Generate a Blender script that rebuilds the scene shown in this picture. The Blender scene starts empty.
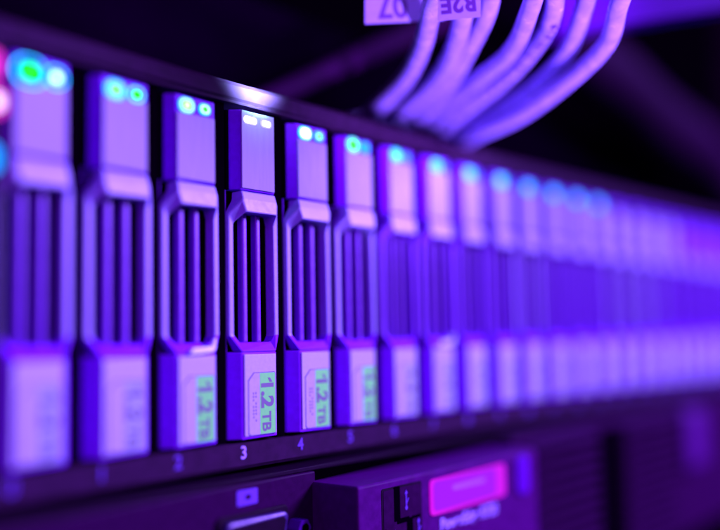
import bpy, bmesh, math, random
from mathutils import Vector, Matrix

random.seed(7)
sc = bpy.context.scene
COL = sc.collection
MM = 0.001                      # every shape below is written in millimetres

# ------------------------------------------------------------------ camera
cam_d = bpy.data.cameras.new('camera')
cam = bpy.data.objects.new('camera', cam_d)
COL.objects.link(cam)
az, pit, rol = math.radians(39.138), math.radians(4.6226), math.radians(-1.1033)
fw = Vector((math.cos(pit) * math.cos(az), math.cos(pit) * math.sin(az), math.sin(pit)))
r0 = Vector((math.sin(az), -math.cos(az), 0))
u0 = r0.cross(fw)
rr = math.cos(rol) * r0 + math.sin(rol) * u0
uu = -math.sin(rol) * r0 + math.cos(rol) * u0
mw = Matrix((rr, uu, -fw)).transposed().to_4x4()
mw.translation = Vector((-89.09, -146.63, 22.04)) * MM
cam.matrix_world = mw
cam_d.sensor_width = 36.0
cam_d.lens = 903.89 / 720 * 36
cam_d.clip_start = 0.005
cam_d.clip_end = 20.0
cam_d.dof.use_dof = True
cam_d.dof.focus_distance = 0.2065
cam_d.dof.aperture_fstop = cam_d.lens / 16.0
sc.camera = cam

# ------------------------------------------------------------------ world and lamps
world = bpy.data.worlds.new('World')
sc.world = world
world.use_nodes = True
bg = world.node_tree.nodes['Background']
bg.inputs['Color'].default_value = (0.30, 0.02, 1.0, 1)
bg.inputs['Strength'].default_value = 0.003


def area_lamp(name, loc, target, size, power, color):
    d = bpy.data.lights.new(name, 'AREA')
    d.shape = 'SQUARE'
    d.size = size
    d.energy = power
    d.color = color
    o = bpy.data.objects.new(name, d)
    COL.objects.link(o)
    o.location = Vector(loc) * MM
    o.rotation_euler = (Vector(target) - Vector(loc)).to_track_quat('-Z', 'Y').to_euler()
    return o


area_lamp('violet_key_lamp', (760, -800, 480), (90, 0, 30), 0.30, 60.0, (0.385, 0.215, 1.0))
sd = bpy.data.lights.new('cable_fill_spot', 'SPOT')  # added spot brightening the cables; no such lamp is known
sd.energy = 24.0
sd.color = (0.42, 0.23, 1.0)
sd.spot_size = math.radians(22)
sd.spot_blend = 0.4
sd.shadow_soft_size = 0.02
so = bpy.data.objects.new('cable_fill_spot', sd)
COL.objects.link(so)
so.location = Vector((50, -240, -110)) * MM
so.rotation_euler = (Vector((114, -30, 100)) * MM - so.location).to_track_quat('-Z', 'Y').to_euler()

area_lamp('purple_fill_lamp', (-500, -700, 260), (150, 0, 0), 0.5, 4.0, (0.5, 0.03, 1.0))

sc.view_settings.view_transform = 'Standard'
sc.view_settings.look = 'None'
sc.view_settings.exposure = 0.0
sc.view_settings.gamma = 1.0
sc.view_settings.use_curve_mapping = False


# ------------------------------------------------------------------ materials
def pbr(name, color, rough=0.5, metal=0.0, var=0.0, scale=400.0, bump=0.0, spec=0.5, stretch=(1, 1, 1)):
    m = bpy.data.materials.new(name)
    m.use_nodes = True
    nt = m.node_tree
    b = nt.nodes['Principled BSDF']
    b.inputs['Base Color'].default_value = (*color, 1)
    b.inputs['Roughness'].default_value = rough
    b.inputs['Metallic'].default_value = metal
    b.inputs['Specular IOR Level'].default_value = spec
    if var or bump:
        tc = nt.nodes.new('ShaderNodeTexCoord')
        mp = nt.nodes.new('ShaderNodeMapping')
        mp.inputs['Scale'].default_value = stretch
        nz = nt.nodes.new('ShaderNodeTexNoise')
        nz.inputs['Scale'].default_value = scale
        nz.inputs['Detail'].default_value = 6
        nt.links.new(tc.outputs['Object'], mp.inputs['Vector'])
        nt.links.new(mp.outputs['Vector'], nz.inputs['Vector'])
        if var:
            rmp = nt.nodes.new('ShaderNodeMapRange')
            rmp.inputs['From Min'].default_value = 0.3
            rmp.inputs['From Max'].default_value = 0.7
            rmp.inputs['To Min'].default_value = 1 - var
            rmp.inputs['To Max'].default_value = 1 + var * 0.6
            mx = nt.nodes.new('ShaderNodeMix')
            mx.data_type = 'RGBA'
            mx.blend_type = 'MULTIPLY'
            mx.inputs['Factor'].default_value = 1.0
            mx.inputs['A'].default_value = (*color, 1)
            nt.links.new(nz.outputs['Fac'], rmp.inputs['Value'])
            nt.links.new(rmp.outputs['Result'], mx.inputs['B'])
            nt.links.new(mx.outputs['Result'], b.inputs['Base Color'])
            r2 = nt.nodes.new('ShaderNodeMapRange')
            r2.inputs['To Min'].default_value = max(0.05, rough - 0.12)
            r2.inputs['To Max'].default_value = min(1.0, rough + 0.12)
            nt.links.new(nz.outputs['Fac'], r2.inputs['Value'])
            nt.links.new(r2.outputs['Result'], b.inputs['Roughness'])
        if bump:
            bp = nt.nodes.new('ShaderNodeBump')
            bp.inputs['Strength'].default_value = bump
            bp.inputs['Distance'].default_value = 0.0001
            nt.links.new(nz.outputs['Fac'], bp.inputs['Height'])
            nt.links.new(bp.outputs['Normal'], b.inputs['Normal'])
    return m


def glow(name, color, strength):
    m = bpy.data.materials.new(name)
    m.use_nodes = True
    b = m.node_tree.nodes['Principled BSDF']
    b.inputs['Base Color'].default_value = (0.02, 0.02, 0.03, 1)
    b.inputs['Roughness'].default_value = 1.0
    b.inputs['Specular IOR Level'].default_value = 0.0
    b.inputs['Emission Color'].default_value = (*color, 1)
    b.inputs['Emission Strength'].default_value = strength
    return m


SILVER = pbr('silver_plastic', (0.27, 0.22, 0.62), 0.5, 0.0, 0.10, 900, 0.25)
PLATE = pbr('silver_plate', (0.30, 0.275, 0.46), 0.5, 0.0, 0.10, 900, 0.2, 0.12, (1, 1, 0.15))
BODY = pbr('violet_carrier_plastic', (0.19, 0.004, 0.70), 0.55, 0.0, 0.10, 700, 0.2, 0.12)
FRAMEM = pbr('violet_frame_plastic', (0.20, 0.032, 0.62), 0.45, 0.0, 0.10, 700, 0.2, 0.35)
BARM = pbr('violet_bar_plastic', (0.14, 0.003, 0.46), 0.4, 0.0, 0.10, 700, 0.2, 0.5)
PANEL = pbr('pale_label_panel', (0.36, 0.35, 0.50), 0.5, 0.0, 0.08, 1200, 0.12)
BLACK = pbr('black_recess_shade', (0.0012, 0.0, 0.002), 1.0, 0, 0, 400, 0, 0.0)
CHASSIS = pbr('dark_purple_steel', (0.026, 0.0065, 0.035), 0.75, 0.0, 0.22, 350, 0.35, 0.03)
GAPM = pbr('dark_gap_shade', (0.0015, 0.0, 0.002), 1.0, 0, 0.2, 400, 0, 0.0)  # near-black, so the gaps' shade is put into the dividers' colour
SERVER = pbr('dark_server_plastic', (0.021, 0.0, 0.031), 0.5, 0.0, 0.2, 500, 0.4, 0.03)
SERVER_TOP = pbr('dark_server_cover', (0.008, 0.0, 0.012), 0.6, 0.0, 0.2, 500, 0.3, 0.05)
MINT = pbr('mint_label_stripe', (0.125, 0.82, 0.12), 0.6, 0, 0.06, 1500)
PALEMINT = pbr('pale_label_stripe', (0.26, 0.34, 0.42), 0.6, 0, 0.06, 1500)
INK = pbr('violet_ink', (0.11, 0.10, 0.16), 0.6)
LABELEDGE = pbr('label_outline_ink', (0.06, 0.01, 0.22), 0.6)
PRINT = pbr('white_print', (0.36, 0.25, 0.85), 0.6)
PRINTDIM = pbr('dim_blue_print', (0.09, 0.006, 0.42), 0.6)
CABLE = pbr('white_cable_jacket', (0.28, 0.18, 0.64), 0.24, 0, 0.25, 300, 0.9, 0.8)
TAG = pbr('pale_paper_tag', (0.24, 0.16, 0.50), 0.6, 0, 0.06, 600, 0.1, 0.2)
TAGINK = pbr('tag_ink', (0.06, 0.004, 0.16), 0.6)
BLUEPORT = pbr('blue_port_plastic', (0.03, 0.002, 0.20), 0.4, 0, 0.1, 500, 0.1)
BLOCKM = pbr('purple_block_plastic', (0.056, 0.0, 0.094), 0.5, 0.0, 0.2, 500, 0.4, 0.05)
BUTTON = pbr('violet_button', (0.09, 0.0, 0.30), 0.5, 0, 0.1, 100, 0.1, 0.05)
TRAYM = pbr('violet_tray_steel', (0.09, 0.002, 0.30), 0.6, 0, 0.2, 40, 0.2, 0.05)
GLINTM = pbr('white_glint', (0.65, 0.75, 0.9), 0.3, 0, 0.05, 500)
HANDLE = pbr('purple_handle', (0.06, 0.0, 0.12), 0.5, 0, 0.15, 100, 0.2, 0.1)
METAL = pbr('port_metal', (0.03, 0.001, 0.13), 0.45, 0.1, 0.1, 800, 0.1)
BACKDARK = pbr('dark_back_equipment', (0.0012, 0.0, 0.002), 1.0, 0, 0.2, 40, 0.2, 0.0)
POST = pbr('dull_rack_post', (0.040, 0.003, 0.050), 0.5, 0, 0.25, 30, 0.2, 0.2)

L_CYAN = glow('cyan_lens', (0.0, 0.30, 1.0), 1.5)
L_CYAN2 = glow('bright_cyan_lens', (0.0, 0.36, 1.0), 2.6)
L_CYAN3 = glow('brightest_cyan_lens', (0.0, 0.36, 1.0), 4.6)
L_GREEN3 = glow('deep_green_diode', (0.01, 1.0, 0.0), 3.5)
L_GREEN2 = glow('soft_green_halo', (0.02, 1.0, 0.05), 1.0)
L_CYAN_DIM = glow('dim_cyan_lens', (0.0, 0.26, 1.0), 2.2)
L_PALE = glow('pale_cyan_halo', (0.55, 1.0, 0.85), 2.0)
L_GREEN = glow('green_diode', (0.005, 1.0, 0.0), 7.0)
L_WHITEGREEN = glow('white_green_diode', (0.75, 1.0, 0.6), 1.6)
L_WHITE = glow('white_diode', (0.95, 0.9, 1.0), 6.0)
L_ICE = glow('ice_blue_diode', (0.35, 0.75, 1.0), 1.8)
L_LAV = glow('lavender_lens_rim', (0.70, 0.62, 1.0), 0.95)
L_ICE3 = glow('cyan_ice_diode', (0.12, 0.75, 1.0), 2.6)
L_ICE2 = glow('bright_ice_blue_diode', (0.45, 0.8, 1.0), 5.0)
L_SKY = glow('light_blue_lamp', (0.03, 0.40, 1.0), 3.4)
L_BLUE = glow('blue_lamp', (0.0, 0.16, 1.0), 1.4)
L_FAR = glow('far_cyan_lamp', (0.0, 0.30, 1.0), 4.2)
L_DIM = glow('nearly_dark_blue_lamp', (0.0, 0.05, 1.0), 0.3)
L_PINK = glow('pink_lamp_lens', (1.0, 0.03, 0.75), 1.3)
L_PINKW = glow('pale_pink_diode', (0.8, 0.6, 1.0), 3.0)
L_LCD = glow('magenta_lcd', (0.42, 0.0, 1.0), 0.9)
L_LCDEDGE = glow('magenta_lcd_edge', (0.75, 0.0, 0.95), 0.95)
L_LCDTEXT = glow('violet_lcd_text', (0.42, 0.06, 1.0), 1.0)


# ------------------------------------------------------------------ mesh helpers (mm)
def finish(bm, name, mat, smooth=False):
    bmesh.ops.scale(bm, vec=(MM, MM, MM), verts=bm.verts)
    bmesh.ops.recalc_face_normals(bm, faces=bm.faces)
    me = bpy.data.meshes.new(name)
    bm.to_mesh(me)
    bm.free()
    me.materials.append(mat)
    if smooth:
        for p in me.polygons:
            p.use_smooth = True
    return me


def link(name, data, parent=None, loc=None, rot=None):
    o = bpy.data.objects.new(name, data)
    COL.objects.link(o)
    if parent is not None:
        o.parent = parent
    if loc is not None:
        o.location = Vector(loc) * MM
    if rot is not None:
        o.rotation_euler = rot
    return o


def add_box(bm, x0, x1, y0, y1, z0, z1, bev=0.0, seg=2):
    t = bmesh.new()
    bmesh.ops.create_cube(t, size=1.0)
    for v in t.verts:
        v.co = Vector(((x0 + x1) / 2 + v.co.x * (x1 - x0), (y0 + y1) / 2 + v.co.y * (y1 - y0),
                       (z0 + z1) / 2 + v.co.z * (z1 - z0)))
    if bev:
        bmesh.ops.bevel(t, geom=list(t.edges), offset=bev, segments=seg, affect='EDGES', profile=0.5)
    merge(bm, t)


def merge(bm, t):
    me = bpy.data.meshes.new('tmp')
    t.to_mesh(me)
    t.free()
    bm.from_mesh(me)
    bpy.data.meshes.remove(me)


def box_mesh(name, mat, x0, x1, y0, y1, z0, z1, bev=0.0, seg=2):
    bm = bmesh.new()
    add_box(bm, x0, x1, y0, y1, z0, z1, bev, seg)
    return finish(bm, name, mat)


def prism_z(bm, poly, z0, z1, bev=0.0):
    t = bmesh.new()
    lo = [t.verts.new((x, y, z0)) for x, y in poly]
    hi = [t.verts.new((x, y, z1)) for x, y in poly]
    n = len(poly)
    t.faces.new(lo[::-1])
    t.faces.new(hi)
    for k in range(n):
        t.faces.new((lo[k], lo[(k + 1) % n], hi[(k + 1) % n], hi[k]))
    bmesh.ops.recalc_face_normals(t, faces=t.faces)
    if bev:
        bmesh.ops.bevel(t, geom=list(t.edges), offset=bev, segments=2, affect='EDGES', profile=0.5)
    merge(bm, t)


def prism_y(bm, poly, y0, y1, bev=0.0):
    """poly in the x-z plane, extruded from y0 to y1"""
    t = bmesh.new()
    a = [t.verts.new((x, y0, z)) for x, z in poly]
    b = [t.verts.new((x, y1, z)) for x, z in poly]
    n = len(poly)
    t.faces.new(a)
    t.faces.new(b[::-1])
    for k in range(n):
        t.faces.new((a[k], b[k], b[(k + 1) % n], a[(k + 1) % n]))
    bmesh.ops.recalc_face_normals(t, faces=t.faces)
    if bev:
        bmesh.ops.bevel(t, geom=list(t.edges), offset=bev, segments=2, affect='EDGES', profile=0.5)
    merge(bm, t)


def rrect(cx, cz, w, h, r, n=5):
    pts = []
    for sx, sz, a0 in ((1, 1, 0), (-1, 1, 90), (-1, -1, 180), (1, -1, 270)):
        for k in range(n + 1):
            a = math.radians(a0 + 90 * k / n)
            pts.append((cx + sx * (w / 2 - r) + r * math.cos(a), cz + sz * (h / 2 - r) + r * math.sin(a)))
    return pts


def rr_mesh(name, mat, cx, cz, w, h, r, y0, y1, bev=0.0):
    bm = bmesh.new()
    prism_y(bm, rrect(cx, cz, w, h, r), y0, y1, bev)
    return finish(bm, name, mat)


def text_mesh(name, mat, body, size, thick=0.04, align='CENTER', offset=0.0):
    cu = bpy.data.curves.new(name, 'FONT')
    cu.body = body
    cu.size = size * MM
    cu.extrude = thick * MM
    cu.offset = offset * MM
    cu.align_x = align
    cu.align_y = 'CENTER'
    o = bpy.data.objects.new('tmp_text', cu)
    COL.objects.link(o)
    dg = bpy.context.evaluated_depsgraph_get()
    me = bpy.data.meshes.new_from_object(o.evaluated_get(dg))
    bpy.data.objects.remove(o)
    bpy.data.curves.remove(cu)
    me.name = name
    me.materials.clear()
    me.materials.append(mat)
    return me


def thing(name, label, cat, loc=(0, 0, 0), group=None):
    o = bpy.data.objects.new(name, None)
    COL.objects.link(o)
    o.empty_display_size = 0.01
    o.location = Vector(loc) * MM
    o['label'] = label
    o['category'] = cat
    if group:
        o['group'] = group
    return o


# ------------------------------------------------------------------ the storage shelf that holds the carriers
PITCH = 18.3
N = 24
shelf = thing('storage_shelf', 'dark purple drive shelf holding the whole row of drive carriers', 'storage shelf')
X0, X1 = -7.9, N * PITCH - 8.6


def lip(name, prof):
    bm = bmesh.new()
    lo = [bm.verts.new((X0 - 34, y, z)) for y, z in prof]
    hi = [bm.verts.new((X1 + 30, y, z)) for y, z in prof]
    n = len(prof)
    bm.faces.new(lo)
    bm.faces.new(hi[::-1])
    for k in range(n):
        bm.faces.new((lo[k], hi[k], hi[(k + 1) % n], lo[(k + 1) % n]))
    link(name, finish(bm, name, CHASSIS), shelf)


lip('top_rail', [(1.2, 76.0), (0.6, 76.5), (0.6, 79.3), (1.6, 80.4), (60, 80.4), (60, 75.4), (1.2, 75.4)])
lip('bottom_rail', [(1.0, -0.5), (1.0, -5.4), (1.8, -6.2), (60, -6.2), (60, -0.9), (12, -0.9), (12, -0.5)])
link('back_panel', box_mesh('back_panel', BLACK, X0 - 34, X1 + 30, 40, 42, -0.9, 75.4), shelf)
dv = box_mesh('divider', GAPM, -1.3, 1.3, 2.6, 39.8, -0.4, 75.3)
for k in range(1, N):
    link('divider', dv, shelf, (k * PITCH - 9.3, 0, 0))
# ears at both ends
bm = bmesh.new()
prism_z(bm, [(X0 - 34, 0.4), (X0 - 34, -1.5), (X0 - 0.5, -1.5), (X0 - 0.1, -1.0), (X0 - 0.1, 38), (X0 - 34, 38)], -0.4, 75.3, 0.25)
ear = link('end_cap', finish(bm, 'end_cap', CHASSIS), shelf)
for z, mats in ((64.0, (L_PINK, L_PINKW)), (70.5, (L_PINK, None)), (54.0, (L_CYAN_DIM, None))):
    x = X0 - 2.4 if z != 64.0 else X0 - 1.6
    lens = link('lamp_lens', rr_mesh('lamp_lens', mats[0], x, z, 3.4, 5.0, 1.5, -1.75, -1.45), ear)
    if mats[1]:
        pass
link('lamp_diode', rr_mesh('lamp_diode', L_PINKW, X0 - 1.6, 64.0, 2.0, 2.6, 0.95, -1.95, -1.8), ear)
bm = bmesh.new()
prism_z(bm, [(X1 + 0.1, 38), (X1 + 0.1, 1.0), (X1 + 1.5, -1.5), (X1 + 28, -1.5), (X1 + 28, 38)], -0.4, 75.3, 0.25)
link('end_cap', finish(bm, 'end_cap', CHASSIS), shelf)
for k in range(N):
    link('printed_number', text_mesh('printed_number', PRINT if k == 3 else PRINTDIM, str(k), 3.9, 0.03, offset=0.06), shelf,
         (k * PITCH - 4.4, 0.94, -2.7), (math.radians(90), 0, 0))

# ------------------------------------------------------------------ the drive carriers
HW_L, HW_R, FW = -7.7, 7.3, 5.3


def carrier_body():
    bm = bmesh.new()
    sec = [(HW_L, 38), (HW_L, 2.5), (-FW, 0.25), (FW, 0.25), (HW_R, 2.5), (HW_R, 38)]
    head = [(-6.9, 38), (-6.9, 2.1), (-FW, 0.25), (FW, 0.25), (6.7, 2.1), (6.7, 38)]
    prism_z(bm, head, 55.7, 74.0, 0.22)
    prism_z(bm, sec, 0.3, 19.4, 0.22)
    # side walls of the vented middle
    add_box(bm, HW_L, HW_L + 0.095, 2.7, 38, 19.4, 55.7)
    add_box(bm, HW_R - 0.095, HW_R, 2.7, 38, 19.4, 55.7)
    return finish(bm, 'carrier_body', BODY)


def vent_frame(kind):
    bm = bmesh.new()
    P = lambda *c: bm.verts.new(c)
    A, B = P(-5.2, 0.1, 55.5), P(5.4, 0.1, 55.5)
    A2, B2 = P(-5.3, -0.5, 53.6), P(5.5, -0.5, 53.6)
    H, C = P(HW_L, 1.7, 50.2), P(7.3, 1.2, 50.6)
    G, D = P(HW_L, 1.7, 23.2), P(7.3, 1.2, 23.2)
    F, E_ = P(-5.3, 0.05, 19.5), P(5.3, 0.05, 19.5)
    a, b = P(-4.6, -0.95, 50.6), P(5.0, -0.95, 50.6)
    h, c = P(-6.2, 1.7, 48.2), P(5.65, 1.0, 48.6)
    g, d = P(-6.2, 1.7, 23.2), P(5.65, 1.0, 23.2)
    f, e = P(-4.6, 1.6, 21.6), P(4.7, 1.3, 21.6)
    for q in ((A, B, B2, A2), (A2, B2, b, a), (A2, a, h, H), (B2, C, c, b), (H, h, g, G), (C, D, d, c),
              (G, g, f, F), (F, f, e, E_), (E_, e, d, D)):
        bm.faces.new(q)
    outer = [A, A2, H, G, F, E_, D, C, B2, B]
    inner = [a, h, g, f, e, d, c, b]
    for ring, yb in ((outer, 3.0), (inner, 3.7)):
        back = [bm.verts.new((max(HW_L, v.co.x * (1.0 if ring is inner else 1.03)), yb, v.co.z)) for v in ring]
        n = len(ring)
        for k in range(n):
            bm.faces.new((ring[k], ring[(k + 1) % n], back[(k + 1) % n], back[k]))
    bmesh.ops.recalc_face_normals(bm, faces=bm.faces)
    es = [x for x in bm.edges if len(x.link_faces) == 2 and x.calc_face_angle(0) > math.radians(24)]
    bmesh.ops.bevel(bm, geom=es, offset=0.32, segments=2, affect='EDGES', profile=0.5)
    def sort_of(f_):
        c_ = f_.calc_center_median()
        if c_.z > 50.2 and abs(c_.x) < 5.6 and c_.y < 1.2:
            return 'latch_collar'
        return 'lower_bezel' if c_.z < 23.0 else 'vent_frame'
    bmesh.ops.delete(bm, geom=[f_ for f_ in bm.faces if sort_of(f_) != kind], context='FACES')
    return finish(bm, kind, {'latch_collar': SILVER, 'lower_bezel': BODY, 'vent_frame': FRAMEM}[kind])  # chamfer's darkness put into its colour; the key lamp alone would brighten it


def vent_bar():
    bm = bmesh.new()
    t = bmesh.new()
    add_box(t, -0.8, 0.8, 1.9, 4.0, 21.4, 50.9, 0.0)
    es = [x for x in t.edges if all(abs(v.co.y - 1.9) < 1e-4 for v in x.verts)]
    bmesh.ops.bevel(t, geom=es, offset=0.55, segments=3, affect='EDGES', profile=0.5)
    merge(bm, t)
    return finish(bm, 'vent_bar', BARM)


M_FRAME_LIT = vent_frame('vent_frame')
M_FRAME_LIT.materials[0] = SILVER  # lit copy: rim light and far glints put into the colour
M_BODY, M_FRAME, M_COLLAR, M_BAR = carrier_body(), vent_frame('vent_frame'), vent_frame('latch_collar'), vent_bar()
M_BEZEL = vent_frame('lower_bezel')
bm = bmesh.new()
add_box(bm, HW_L + 0.1, HW_R - 0.1, 3.6, 38.5, 19.45, 55.65)  # shallow black fill; deep shade of the slots put into the colour
add_box(bm, HW_L + 0.1, -6.85, 2.35, 38.5, 55.75, 73.9)  # black cheeks beside the head stand in for gap shade
add_box(bm, 6.65, HW_R - 0.1, 2.35, 38.5, 55.75, 73.9)
M_VENT_SHADE = finish(bm, 'vent_shade', BLACK)
M_PLATE = box_mesh('face_plate', PLATE, -5.15, 5.15, -0.12, 0.5, 56.1, 70.2, 0.12)
M_PLATE_FADE = box_mesh('face_plate', FRAMEM, -5.15, 5.15, -0.12, 0.5, 56.1, 70.2, 0.12)  # violet copy: the row's fade-out at the far end put into the colour
M_PLATE_TALL = box_mesh('face_plate', PLATE, -5.15, 5.15, -0.12, 0.5, 56.1, 73.9, 0.12)
M_PANEL = box_mesh('front_panel', PANEL, -4.9, 4.95, -0.1, 0.5, 0.95, 18.9, 0.12)
# the label: thin outline, pale field, mint stripe, print
LX0, LX1, LZ0, LZ1 = -3.75, 4.45, 1.1, 14.7


def label_poly(g):
    return [(LX0 - g, LZ0 - g + .5), (LX0 - g + .5, LZ0 - g), (LX1 + g, LZ0 - g), (LX1 + g, LZ1 + g - .3), (LX1 + g - .3, LZ1 + g),
            (LX0 - g + 1.7, LZ1 + g), (LX0 - g, LZ1 + g - 1.7)]


bm = bmesh.new(); prism_y(bm, label_poly(0.16), -0.16, -0.05)
M_EDGE = finish(bm, 'label_outline', LABELEDGE)
bm = bmesh.new(); prism_y(bm, label_poly(0.0), -0.19, -0.06)
M_LABEL = finish(bm, 'capacity_label', PANEL)
M_STRIPE = box_mesh('label_stripe', MINT, -0.35, LX1 - 0.05, -0.22, -0.12, LZ0 + 0.05, LZ1 - 0.05)
M_STRIPE_PALE = box_mesh('label_stripe', PALEMINT, -0.35, LX1 - 0.05, -0.22, -0.12, LZ0 + 0.05, LZ1 - 0.05)
M_T1 = text_mesh('label_print', INK, '1.2', 5.2, 0.02, 'LEFT', 0.22)
bm = bmesh.new()
bm.from_mesh(M_T1)
bm.transform(Matrix.Scale(1 / MM, 4))
print('T1', sorted((round(v.co.x, 2), round(v.co.y, 2)) for v in bm.verts)[:6])
prism_z(bm, [(0.62, 1.83), (-0.35, 1.05), (-0.35, 0.35), (0.62, 0.95)], -0.02, 0.02)
M_T1 = finish(bm, 'label_print', INK)
M_T2 = text_mesh('label_print', INK, 'TB', 3.7, 0.02, 'LEFT', 0.10)
bm = bmesh.new()
for k in range(9):
    for q in range(2):
        if (k * 7 + q * 3) % 5:
            add_box(bm, -2.5 + q * 0.75, -2.2 + q * 0.75, -0.205, -0.185, 4.0 + k * 0.75, 4.45 + k * 0.75)
M_FINE = finish(bm, 'fine_print', LABELEDGE)

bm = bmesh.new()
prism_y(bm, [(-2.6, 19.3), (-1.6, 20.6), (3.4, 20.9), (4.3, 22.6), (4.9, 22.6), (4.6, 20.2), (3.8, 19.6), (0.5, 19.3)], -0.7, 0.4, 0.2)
M_GLINT = finish(bm, 'glint_strip', GLINTM)  # bent white strip: a glossy glint built as a solid shape

_led = {}


def lamp_mesh(name, mat, w, h, y):
    key = (name, mat.name, w, h)
    if key not in _led:
        _led[key] = rr_mesh(name, mat, 0, 0, w, h, min(w, h) * 0.48, y, y + 0.25)
    return _led[key]


def lamp(parent, x, z, lens, ring=None, core=None, well=None):
    """lens / ring / core = (material, width, height); the lens is the part, diode its piece; ring and well build the halo into the shape"""
    o = link('status_lamp', lamp_mesh('status_lamp', *lens, -0.16), parent, (x, 0, z))
    if ring:
        link('halo_ring', lamp_mesh('halo_ring', *ring, -0.20), o)  # glowing ring shapes the halo round a blurred lamp
    if well:
        link('halo_well', lamp_mesh('halo_well', *well, -0.23), o)
    if core:
        link('lamp_diode', lamp_mesh('lamp_diode', *core, -0.26), o)


WORDS = ['leftmost', 'second', 'third', 'fourth', 'fifth', 'sixth', 'seventh', 'eighth', 'ninth', 'tenth', 'eleventh', 'twelfth',
         'thirteenth', 'fourteenth', 'fifteenth', 'sixteenth', 'seventeenth', 'eighteenth', 'nineteenth', 'twentieth', 'twenty-first',
         'twenty-second', 'twenty-third', 'twenty-fourth']
LOOK = {0: 'most blurred near drive carrier with huge green lamp, leftmost of the row',
        1: 'blurred drive carrier with two green lamps ringed in cyan, second from left',
        2: 'drive carrier with soft mint label and green lamps, left of the glaring white lamps',
        3: 'sharp drive carrier with glaring white lamps above the printed number 3',
        4: 'drive carrier with readable mint 1.2TB label, right of the glaring white lamps',
        5: 'drive carrier with green lamp beside blue lamp, sixth from the left end',
        6: 'slightly blurred drive carrier with pale cyan lamps, seventh from the left end',
        7: 'blurred drive carrier with single round light blue lamp, eighth from left'}
LZ = 71.9
for i in range(N):
    lab = LOOK.get(i)
    if lab is None:
        lab = ('blurred far drive carrier with dim blue lamp, %s from the left end' if i < 14 else
               'far blurred drive carrier of the receding row, %s from the left end') % WORDS[i]
        if i == N - 1:
            lab = 'farthest blurred drive carrier, at the right end of the row'
    d = thing('drive_carrier', lab, 'drive carrier', (i * PITCH, 0 if i == 3 else random.uniform(-0.25, 0.2), 0), 'drive carriers in the shelf')
    link('carrier_body', M_BODY, d)
    link('vent_shade', M_VENT_SHADE, d)
    link('vent_frame', M_FRAME_LIT if i in (0, 1, 2, 3, 4, 5, 10, 14, 15, 16) else M_FRAME, d)
    link('latch_collar', M_COLLAR, d)
    link('lower_bezel', M_BEZEL, d)
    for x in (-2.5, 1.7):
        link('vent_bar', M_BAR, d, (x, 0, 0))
    link('face_plate', M_PLATE_TALL if i == 3 else M_PLATE_FADE if i > 17 else M_PLATE, d)
    link('front_panel', M_PANEL, d)
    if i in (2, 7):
        link('glint_strip', M_GLINT, d)
    lb = link('capacity_label', M_LABEL, d)
    link('label_outline', M_EDGE, lb)
    link('label_stripe', M_STRIPE if 2 <= i <= 5 else M_STRIPE_PALE, lb)
    if i in (3, 4):
        link('fine_print', M_FINE, lb)
    link('label_print', M_T1, lb, (1.75, -0.235, 13.2), (math.radians(90), math.radians(90), 0))
    link('label_print', M_T2, lb, (1.55, -0.235, 6.0), (math.radians(90), math.radians(90), 0))
    # lamps
    if i == 0:
        lamp(d, -2.4, LZ - .8, (L_CYAN3, 6.5, 5.3), None, (L_GREEN3, 2.8, 2.3), (BLACK, 5.6, 4.5))
        lamp(d, 2.9, LZ - .8, (L_CYAN3, 4.4, 3.9), None, (L_ICE2, 1.8, 1.7), (BLACK, 3.6, 3.1))
    elif i == 1:
        lamp(d, -2.4, LZ - .4, (L_CYAN2, 4.8, 3.9), (L_PALE, 3.5, 2.9), (L_WHITEGREEN, 1.0, 0.9), (L_GREEN2, 3.0, 2.5))
        lamp(d, 2.6, LZ - .4, (L_CYAN2, 4.0, 3.3), (L_PALE, 3.2, 2.6), (L_GREEN, 1.2, 1.0), (BLACK, 2.8, 2.3))
    elif i == 2:
        lamp(d, -2.6, LZ, (L_CYAN2, 4.3, 3.3), (L_PALE, 3.7, 2.8), (L_WHITEGREEN, 1.6, 1.5), (L_GREEN2, 2.9, 2.1))
        lamp(d, 2.4, LZ, (L_CYAN2, 3.3, 2.5), (L_PALE, 2.5, 1.9), (L_GREEN, 1.0, 0.8), (L_GREEN2, 1.5, 1.2))
    elif i == 3:
        lamp(d, -2.5, LZ, (L_LAV, 4.5, 2.1), None, (L_WHITE, 3.9, 1.5))
        lamp(d, 2.5, LZ, (L_LAV, 3.7, 2.0), None, (L_WHITE, 2.6, 1.3))
    elif i == 4:
        lamp(d, -2.6, LZ, (L_CYAN2, 4.8, 3.3), (L_PALE, 4.0, 2.8), (L_WHITE, 2.8, 2.0))
        lamp(d, 2.4, LZ, (L_CYAN, 3.7, 2.7), (L_PALE, 2.2, 1.7), (L_GREEN, 1.0, 0.8), (L_GREEN2, 1.6, 1.2))
    elif i == 5:
        lamp(d, -2.4, LZ, (L_CYAN2, 5.0, 4.0), (L_PALE, 4.3, 3.3), (L_GREEN, 2.6, 2.0), (L_GREEN2, 3.7, 2.8))
        lamp(d, 2.5, LZ, (L_CYAN_DIM, 3.8, 3.0))
    elif i == 6:
        lamp(d, -2.2, LZ, (L_CYAN2, 5.0, 3.6), (L_ICE3, 3.4, 2.4), None)
        lamp(d, 2.4, LZ, (L_CYAN, 3.2, 2.4))
    elif i < 10:
        lamp(d, -1.2, LZ - .3, (L_SKY, 5.0, 3.4))
        lamp(d, 3.4, LZ - .3, (L_BLUE, 2.6, 2.4))
    elif i < 14:
        lamp(d, -1.2, LZ - .3, (L_FAR, 4.6, 3.0))
        lamp(d, 3.4, LZ - .3, (L_BLUE, 2.6, 2.2))
    else:
        lamp(d, -1.2, LZ - .3, (L_DIM, 3.4, 2.2))
        lamp(d, 3.4, LZ - .3, (L_DIM, 2.4, 2.0))

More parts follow.
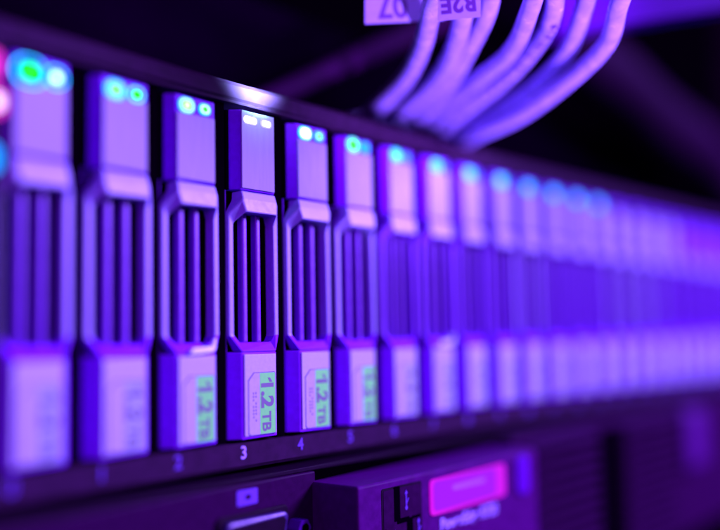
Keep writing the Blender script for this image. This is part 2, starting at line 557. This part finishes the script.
# added lights imitate the lens bloom of the sharp carrier's lamps on the rail
for nm, kind, pw, loc in (('bloom_point', 'POINT', 0.003, (3 * PITCH - 0.4, -4.0, 76.5)), ('bloom_spot', 'SPOT', 0.9, (3 * PITCH - 0.4, -9.5, 76.4))):
    gl = bpy.data.lights.new(nm, kind)
    gl.energy = pw
    gl.color = (0.36, 0.95, 1.0)
    gl.shadow_soft_size = 0.002
    go = bpy.data.objects.new(nm, gl)
    COL.objects.link(go)
    go.location = Vector(loc) * MM
    if kind == 'SPOT':
        gl.spot_size = math.radians(96)
        gl.spot_blend = 1.0
        go.rotation_euler = (Vector((3 * PITCH - 0.4, 1.0, 83.4)) - Vector(loc)).to_track_quat('-Z', 'Y').to_euler()

# ------------------------------------------------------------------ the server below
srv = thing('rack_server', 'dark purple server below the drive row with glowing magenta display', 'server', (-8.9, -3.86, -51.8))
srv.scale = (0.9, 0.9, 0.9)


def S(name, me, parent=srv, loc=(0, 0, 0), rot=None):
    l = Vector(loc)
    if parent is srv:
        l = l - Vector((0, 12, -60))
    return link(name, me, parent, l, rot)


PT = -11.8
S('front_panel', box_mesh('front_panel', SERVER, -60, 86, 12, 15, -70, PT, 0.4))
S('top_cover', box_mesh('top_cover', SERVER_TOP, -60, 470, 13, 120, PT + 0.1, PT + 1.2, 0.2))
BT = -14.4
bm = bmesh.new()
add_box(bm, 84.8, 176, -3, 13.5, -70, BT, 0.7, 3)
blk = S('control_block', finish(bm, 'control_block', BLOCKM))
# vga port on the recessed panel
bm = bmesh.new()
def dsub(cx, zt, w, h, s, r=0.8):
    return [(cx - w / 2, zt - 1), (cx - w / 2 + 1, zt), (cx + w / 2 - 1, zt), (cx + w / 2, zt - 1), (cx + w / 2 - s, zt - h + 1),
            (cx + w / 2 - s - 1, zt - h), (cx - w / 2 + s + 1, zt - h), (cx - w / 2 + s, zt - h + 1)]
prism_y(bm, dsub(63.5, -18.4, 23.5, 12.5, 1.8), 11.2, 12.4, 0.3)
vga = S('video_port', finish(bm, 'video_port', SERVER_TOP))
bm = bmesh.new()
prism_y(bm, dsub(63.5, -19.6, 20.5, 10.0, 1.6), 9.6, 12.2, 0.7)
S('port_shell', finish(bm, 'port_shell', METAL), vga)
bm = bmesh.new()
prism_y(bm, dsub(63.5, -20.6, 18.3, 8.0, 1.5), 9.5, 10.4, 0.05)
S('port_insert', finish(bm, 'port_insert', SERVER_TOP), vga)
for xx in (51.0, 77.6):
    bm = bmesh.new()
    prism_y(bm, [(xx + 2.4 * math.cos(k * math.pi / 3), -24.4 + 2.4 * math.sin(k * math.pi / 3)) for k in range(6)], 8.0, 12.2, 0.3)
    sp = S('screw_post', finish(bm, 'screw_post', BUTTON), vga)
    bm = bmesh.new()
    prism_y(bm, [(xx + 1.3 * math.cos(k * math.pi / 8), -24.4 + 1.3 * math.sin(k * math.pi / 8)) for k in range(16)], 7.9, 8.3)
    S('screw_hole', finish(bm, 'screw_hole', BLACK), vga)
# display icon above it
ic = S('monitor_icon', rr_mesh('monitor_icon', PRINTDIM, 62.0, -14.9, 6.6, 3.6, 0.3, 11.95, 12.1))
S('icon_centre', rr_mesh('icon_centre', SERVER, 62.2, -14.9, 1.8, 1.2, 0.5, 11.9, 12.0), ic)


# usb ports
def usb(x, z, h):
    p = link('usb_port', rr_mesh('usb_port', SERVER_TOP, x, z, 7.6, h, 0.4, -3.25, -2.8), blk)
    link('port_face', rr_mesh('port_face', SERVER, x + 0.1, z - 0.1, 6.5, h - 1.0, 0.3, -3.4, -2.9), p)
    link('port_slot', rr_mesh('port_slot', BLACK, x - 1.6, z - 0.8, 1.3, h - 2.4, 0.2, -3.47, -3.0), p)
    return p


fr = link('port_surround', rr_mesh('port_surround', SERVER_TOP, 102.8, -29.0, 17.4, 25.4, 0.6, -3.1, -2.7), blk)
link('port_face', rr_mesh('port_face', SERVER, 102.9, -29.1, 16.2, 24.4, 0.5, -3.2, -2.7), fr)
link('port_slot', rr_mesh('port_slot', BLACK, 100.4, -20.8, 2.5, 8.8, 0.3, -3.3, -2.9), fr)
link('port_slot', rr_mesh('port_slot', BLACK, 105.8, -29.6, 2.6, 9.0, 0.3, -3.3, -2.9), fr)
link('port_slot', rr_mesh('port_slot', BLACK, 94.9, -30.0, 1.8, 7.0, 0.3, -3.3, -2.9), fr)
link('port_slot', rr_mesh('port_slot', BLACK, 103.0, -25.3, 5.4, 1.3, 0.3, -3.32, -2.9), fr)
link('port_slot', rr_mesh('port_slot', BLACK, 108.6, -25.2, 4.0, 0.7, 0.2, -3.32, -2.9), fr)
bm = bmesh.new()


def trident(bm, cx, cz, s):
    prism_y(bm, rrect(cx, cz, 0.5 * s, 5.0 * s, 0.2 * s, 3), -3.34, -3.18)
    prism_y(bm, [(cx - 0.2 * s, cz - 0.8 * s), (cx + 0.2 * s, cz - 0.9 * s), (cx + 1.5 * s, cz + 0.8 * s), (cx + 1.1 * s, cz + 0.9 * s)], -3.35, -3.19)
    prism_y(bm, rrect(cx, cz - 2.2 * s, 1.3 * s, 1.3 * s, 0.6 * s, 3), -3.36, -3.2)
    prism_y(bm, [(cx - 0.8 * s, cz + 2.3 * s), (cx + 0.8 * s, cz + 2.3 * s), (cx, cz + 3.6 * s)], -3.36, -3.2)


for (cx, cz) in ((104.3, -20.6), (99.2, -30.0), (109.6, -28.6)):
    bm = bmesh.new()
    trident(bm, cx, cz, 0.8)
    link('trident_icon', finish(bm, 'trident_icon', PRINTDIM), fr)
# display, lettering and button
dsp = link('display', rr_mesh('display', L_LCDEDGE, 135.2, -21.6, 39.6, 9.6, 1.4, -3.4, -2.8), blk)
link('display_glass', rr_mesh('display_glass', L_LCD, 133.2, -21.4, 33.0, 8.0, 1.6, -3.5, -3.0), dsp)
link('display_text', rr_mesh('display_text', L_LCDTEXT, 134.5, -20.2, 17, 1.4, 0.6, -3.58, -3.1), dsp)
link('lettering', text_mesh('lettering', PRINT, 'PowerEdge R720', 4.3, 0.04, offset=0.14), blk, (135.0, -3.1, -29.6), (math.radians(90), 0, 0))
link('blue_button', rr_mesh('blue_button', BUTTON, 165.5, -21.6, 8.0, 12.0, 2.6, -3.9, -2.8, 0.3), blk)
# grille of the far half
bm = bmesh.new()
add_box(bm, 176.2, 470, 6.0, 13, -70, PT, 0.4)
gp = S('bay_panel', finish(bm, 'bay_panel', SERVER))
gs = box_mesh('grille_slat', SERVER, 0, 48, -1.2, 6.2, -1.1, 1.1, 0.4)
gs2 = box_mesh('grille_slat', SERVER, 0, 60, -1.2, 6.2, -1.1, 1.1, 0.4)
for k in range(12):
    link('grille_slat', gs, gp, Vector((180, 0, -15.5 - 4.4 * k)))
    link('grille_slat', gs2, gp, Vector((252, 0, -15.5 - 4.4 * k)))
link('bay_gap', box_mesh('bay_gap', BLACK, 231, 249, 4.6, 6.4, -66, -15, 0.2), gp)
link('bay_handle', box_mesh('bay_handle', HANDLE, 318, 344, -1.5, 6.2, -40, -13.5, 2.5, 3), gp)

# ------------------------------------------------------------------ cables, tags and the switch they run to
CAB = [
    [(75.9, -37.2, 104.1), (84.6, -29.4, 100.4), (96.8, -17.5, 96.6), (109.4, -1.8, 93.6), (121.3, 18.4, 89.1), (137.2, 35.6, 89.7)],
    [(83.6, -40.5, 105.6), (92.7, -32.9, 100.3), (105.0, -21.2, 96.2), (117.6, -5.4, 93.2), (129.2, 14.9, 90.0), (144.0, 33.5, 89.9)],
    [(90.6, -43.0, 107.1), (99.4, -35.0, 101.6), (111.2, -22.6, 97.4), (123.9, -7.0, 94.2), (136.7, 12.0, 89.9), (152.3, 29.7, 89.6)],
    [(89.5, -53.9, 103.7), (98.8, -46.6, 98.6), (110.8, -34.4, 94.7), (123.0, -18.5, 93.2), (134.9, 1.5, 90.5), (149.6, 20.4, 89.3)],
    [(95.9, -55.6, 105.2), (105.7, -48.8, 99.9), (118.8, -38.2, 97.3), (130.3, -21.2, 94.2), (139.9, 2.0, 88.1), (154.6, 20.8, 86.9)],
    [(104.8, -60.4, 106.6), (114.5, -53.5, 101.2), (126.9, -41.8, 96.1), (139.0, -25.3, 92.1), (146.6, 0.3, 86.2), (161.2, 19.3, 86.0)],
    [(102.9, -70.2, 103.3), (110.6, -64.9, 98.7), (120.9, -56.1, 93.8), (129.3, -41.4, 88.8), (136.5, -22.9, 84.7), (144.7, -3.7, 83.4), (155.7, 13.7, 83.6)],
]
CLAB = ['pale network cable crossing the 07 tag, leftmost of the bundle',
        'pale network cable hanging behind the R2E tag, second from the left',
        'pale network cable third from the left, touching its left neighbour',
        'pale network cable in the middle of the bundle, fourth from left',
        'pale network cable fifth from the left, dark print along its jacket',
        'pale network cable second from the right of the bundle',
        'pale network cable with the widest bend, rightmost of the bundle']


def catmull(pts, k=6):
    pts = [Vector(p) for p in pts]
    ext = [pts[0] * 2 - pts[1]] + pts + [pts[-1] * 2 - pts[-2]]
    out = []
    for j in range(1, len(ext) - 2):
        p0, p1, p2, p3 = ext[j - 1:j + 3]
        for s in range(k):
            t = s / k
            out.append(0.5 * ((2 * p1) + (p2 - p0) * t + (2 * p0 - 5 * p1 + 4 * p2 - p3) * t * t + (3 * p1 - p0 - 3 * p2 + p3) * t ** 3))
    out.append(pts[-1])
    return out


def tube_mesh(name, mat, pts, rad, n=16):
    bm = bmesh.new()
    rings = []
    up = Vector((0, 0, 1))
    for k, p in enumerate(pts):
        t = (pts[min(k + 1, len(pts) - 1)] - pts[max(k - 1, 0)]).normalized()
        s = t.cross(up).normalized()
        w = s.cross(t)
        rings.append([bm.verts.new(p + rad * (math.cos(a) * s + math.sin(a) * w)) for a in [2 * math.pi * q / n for q in range(n)]])
    for a, b in zip(rings, rings[1:]):
        for q in range(n):
            bm.faces.new((a[q], a[(q + 1) % n], b[(q + 1) % n], b[q]))
    bm.faces.new(rings[0][::-1])
    bm.faces.new(rings[-1])
    return finish(bm, name, mat, True)


for k, c in enumerate(CAB):
    e0 = Vector(c[0]) * 2 - Vector(c[1])
    e0.z += 6
    last = Vector(c[-1])
    c = [tuple(Vector(p) + Vector((random.uniform(-.7, .7), random.uniform(-.7, .7), random.uniform(-.5, .5)))) for p in c]
    c2 = [tuple(e0)] + c + [(last.x + 6, 46.0, last.z + 1.5)]
    pts = catmull(c2)
    base = Vector(c[-1])
    cb = thing('network_cable', CLAB[k], 'cable', tuple(base), 'network cables above the shelf')
    link('cable_jacket', tube_mesh('cable_jacket', CABLE, [p - base for p in pts], 2.5 if k < 3 else 2.3), cb)
    if k == 4:
        bmj = bmesh.new()
        face = Vector((-0.74, -0.64, -0.15))
        for n_ in range(13, 27):
            p, t = pts[n_] - base, (pts[n_ + 1] - pts[n_]).normalized()
            out_ = (face - t * face.dot(t)).normalized()
            side = t.cross(out_)
            for q_, (a_, b_) in enumerate(((-.5, -.1), (.1, .55))):
                if (n_ * 5 + q_ * 2) % 4:
                    cs = [p + out_ * 2.31 + side * (-.8 + 1.4 * u_) + t * v_ * 1.6 for u_, v_ in ((0, a_), (1, a_), (1, b_), (0, b_))]
                    vs = [bmj.verts.new(c_ + out_ * h_) for h_ in (0.08, -0.3) for c_ in cs]
                    bmj.faces.new(vs[:4]); bmj.faces.new(vs[4:][::-1])
                    for e_ in range(4):
                        bmj.faces.new((vs[e_], vs[4 + e_], vs[4 + (e_ + 1) % 4], vs[(e_ + 1) % 4]))
        link('jacket_print', finish(bmj, 'jacket_print', TAGINK), cb)
    q = Vector((last.x + 6, 46.0, last.z + 1.5)) - base
    link('plug', box_mesh('plug', SILVER, q.x - 5, q.x + 5, q.y - 8, q.y + 6, q.z - 4, q.z + 4, 0.6), cb)


def tag_panel(label, corners, thick, words, size, tx):
    """a paper tag through four corners: bottom-left, bottom-right, top-left, top-right"""
    bl, br, tl, tr = [Vector(p) for p in corners]
    o = thing('cable_tag', label, 'tag', tuple(bl), 'paper tags on the cables')
    nrm = (br - bl).cross(tl - bl).normalized()
    bm = bmesh.new()
    f = [bm.verts.new(p - bl + nrm * s) for s in (thick / 2, -thick / 2) for p in (bl, br, tr, tl)]
    bm.faces.new(f[:4]); bm.faces.new(f[4:][::-1])
    for k in range(4):
        bm.faces.new((f[k], f[4 + k], f[4 + (k + 1) % 4], f[(k + 1) % 4]))
    link('tag_paper', finish(bm, 'tag_paper', TAG), o)
    ex = (br - bl).normalized()
    ey = nrm.cross(ex)
    # print is upside down, as the tag hangs
    m = Matrix((-ex, -ey, nrm)).transposed().to_4x4()
    t = link('tag_print', text_mesh('tag_print', TAGINK, words, size, 0.02, offset=0.2), o)
    m.translation = (ex * tx[0] + ey * tx[1] + nrm * (thick / 2 + 0.03)) * MM
    t.matrix_local = m
    return o


tag_panel('pale paper tag printed 07 upside down behind the leftmost cable',
          [(80.3, -11.8, 98.9), (96.1, -25.1, 100.9), (79.9, -12.4, 108.2), (95.7, -25.8, 110.4)], 0.3, '07', 7.6, (7.4, 4.1))
tag_panel('pale paper tag printed R2E upside down over the second cable',
          [(74.5, -37.2, 92.0), (80.5, -44.6, 92.7), (74.2, -37.7, 99.3), (80.2, -45.1, 100.0)], 0.3, 'R2E', 5.0, (4.9, 3.4))

sw = thing('network_switch', 'black network switch above the shelf that the pale cables run into', 'network switch', (150, 40, 81))
bm = bmesh.new()
add_box(bm, -190, 290, 8, 140, 0.4, 46, 0.8)
link('switch_case', finish(bm, 'switch_case', BACKDARK), sw)
for k in range(7):
    link('port', box_mesh('port', BLACK, -24 + 13 * k, -12.5 + 13 * k, 7.6, 8.4, 3, 14, 0.3), sw)

# tray across the top right
bl, br, tl, tr = [Vector(p) for p in ((158.4, -25.4, 113.4), (212.0, -69.1, 126.7), (157.6, -26.4, 129.4), (211.2, -70.2, 143.7))]
tray = thing('cable_tray', 'violet cable tray crossing the top right corner behind the cables', 'cable tray', tuple(bl))
nrm = (br - bl).cross(tl - bl).normalized()
bm = bmesh.new()
f = [bm.verts.new(p - bl + nrm * s) for s in (0, -12) for p in (bl, br, tr, tl)]
bm.faces.new(f[:4]); bm.faces.new(f[4:][::-1])
for k in range(4):
    bm.faces.new((f[k], f[4 + k], f[4 + (k + 1) % 4], f[(k + 1) % 4]))
link('tray_side', finish(bm, 'tray_side', TRAYM), tray)

# rack post at the far right end
post = thing('rack_post', 'dull purple upright rack post at the far right end', 'rack post', (478, -4, -80))
bm = bmesh.new()
add_box(bm, 0, 36, 0, 30, 0, 420, 1.5)
link('post_body', finish(bm, 'post_body', POST), post)

# dim things far behind: a slanting cable at the left of the bundle and a thick loom at the right
FAR = pbr('dim_purple_jacket', (0.016, 0.0, 0.022), 0.7, 0, 0.25, 60, 0.2, 0.02)
FARLOOM = pbr('dim_purple_loom', (0.012, 0.0, 0.017), 0.7, 0, 0.3, 25, 0.2, 0.02)
for nm, lab, pts, rad, mt in (
        ('patch_cable', 'dim purple cable slanting behind the 07 tag above the row',
         [(66, 36, 80), (83.4, 32, 86.8), (120, 30, 106.3), (176.2, 32, 134.9), (200, 36, 146)], 3.4, FAR),
        ('cable_loom', 'thick blurred purple cable loom sagging at upper right behind the bundle',
         [(225, 26, 165), (271, 30, 149.5), (315, 28, 143), (360, 26, 132), (440, 26, 122), (500, 30, 96)], 17.0, FARLOOM)):
    base = Vector(pts[0])
    o = thing(nm, lab, 'cable' if rad < 5 else 'cable loom', tuple(base))
    link('cable_jacket', tube_mesh('cable_jacket', mt, [p - base for p in catmull(pts)], rad), o)
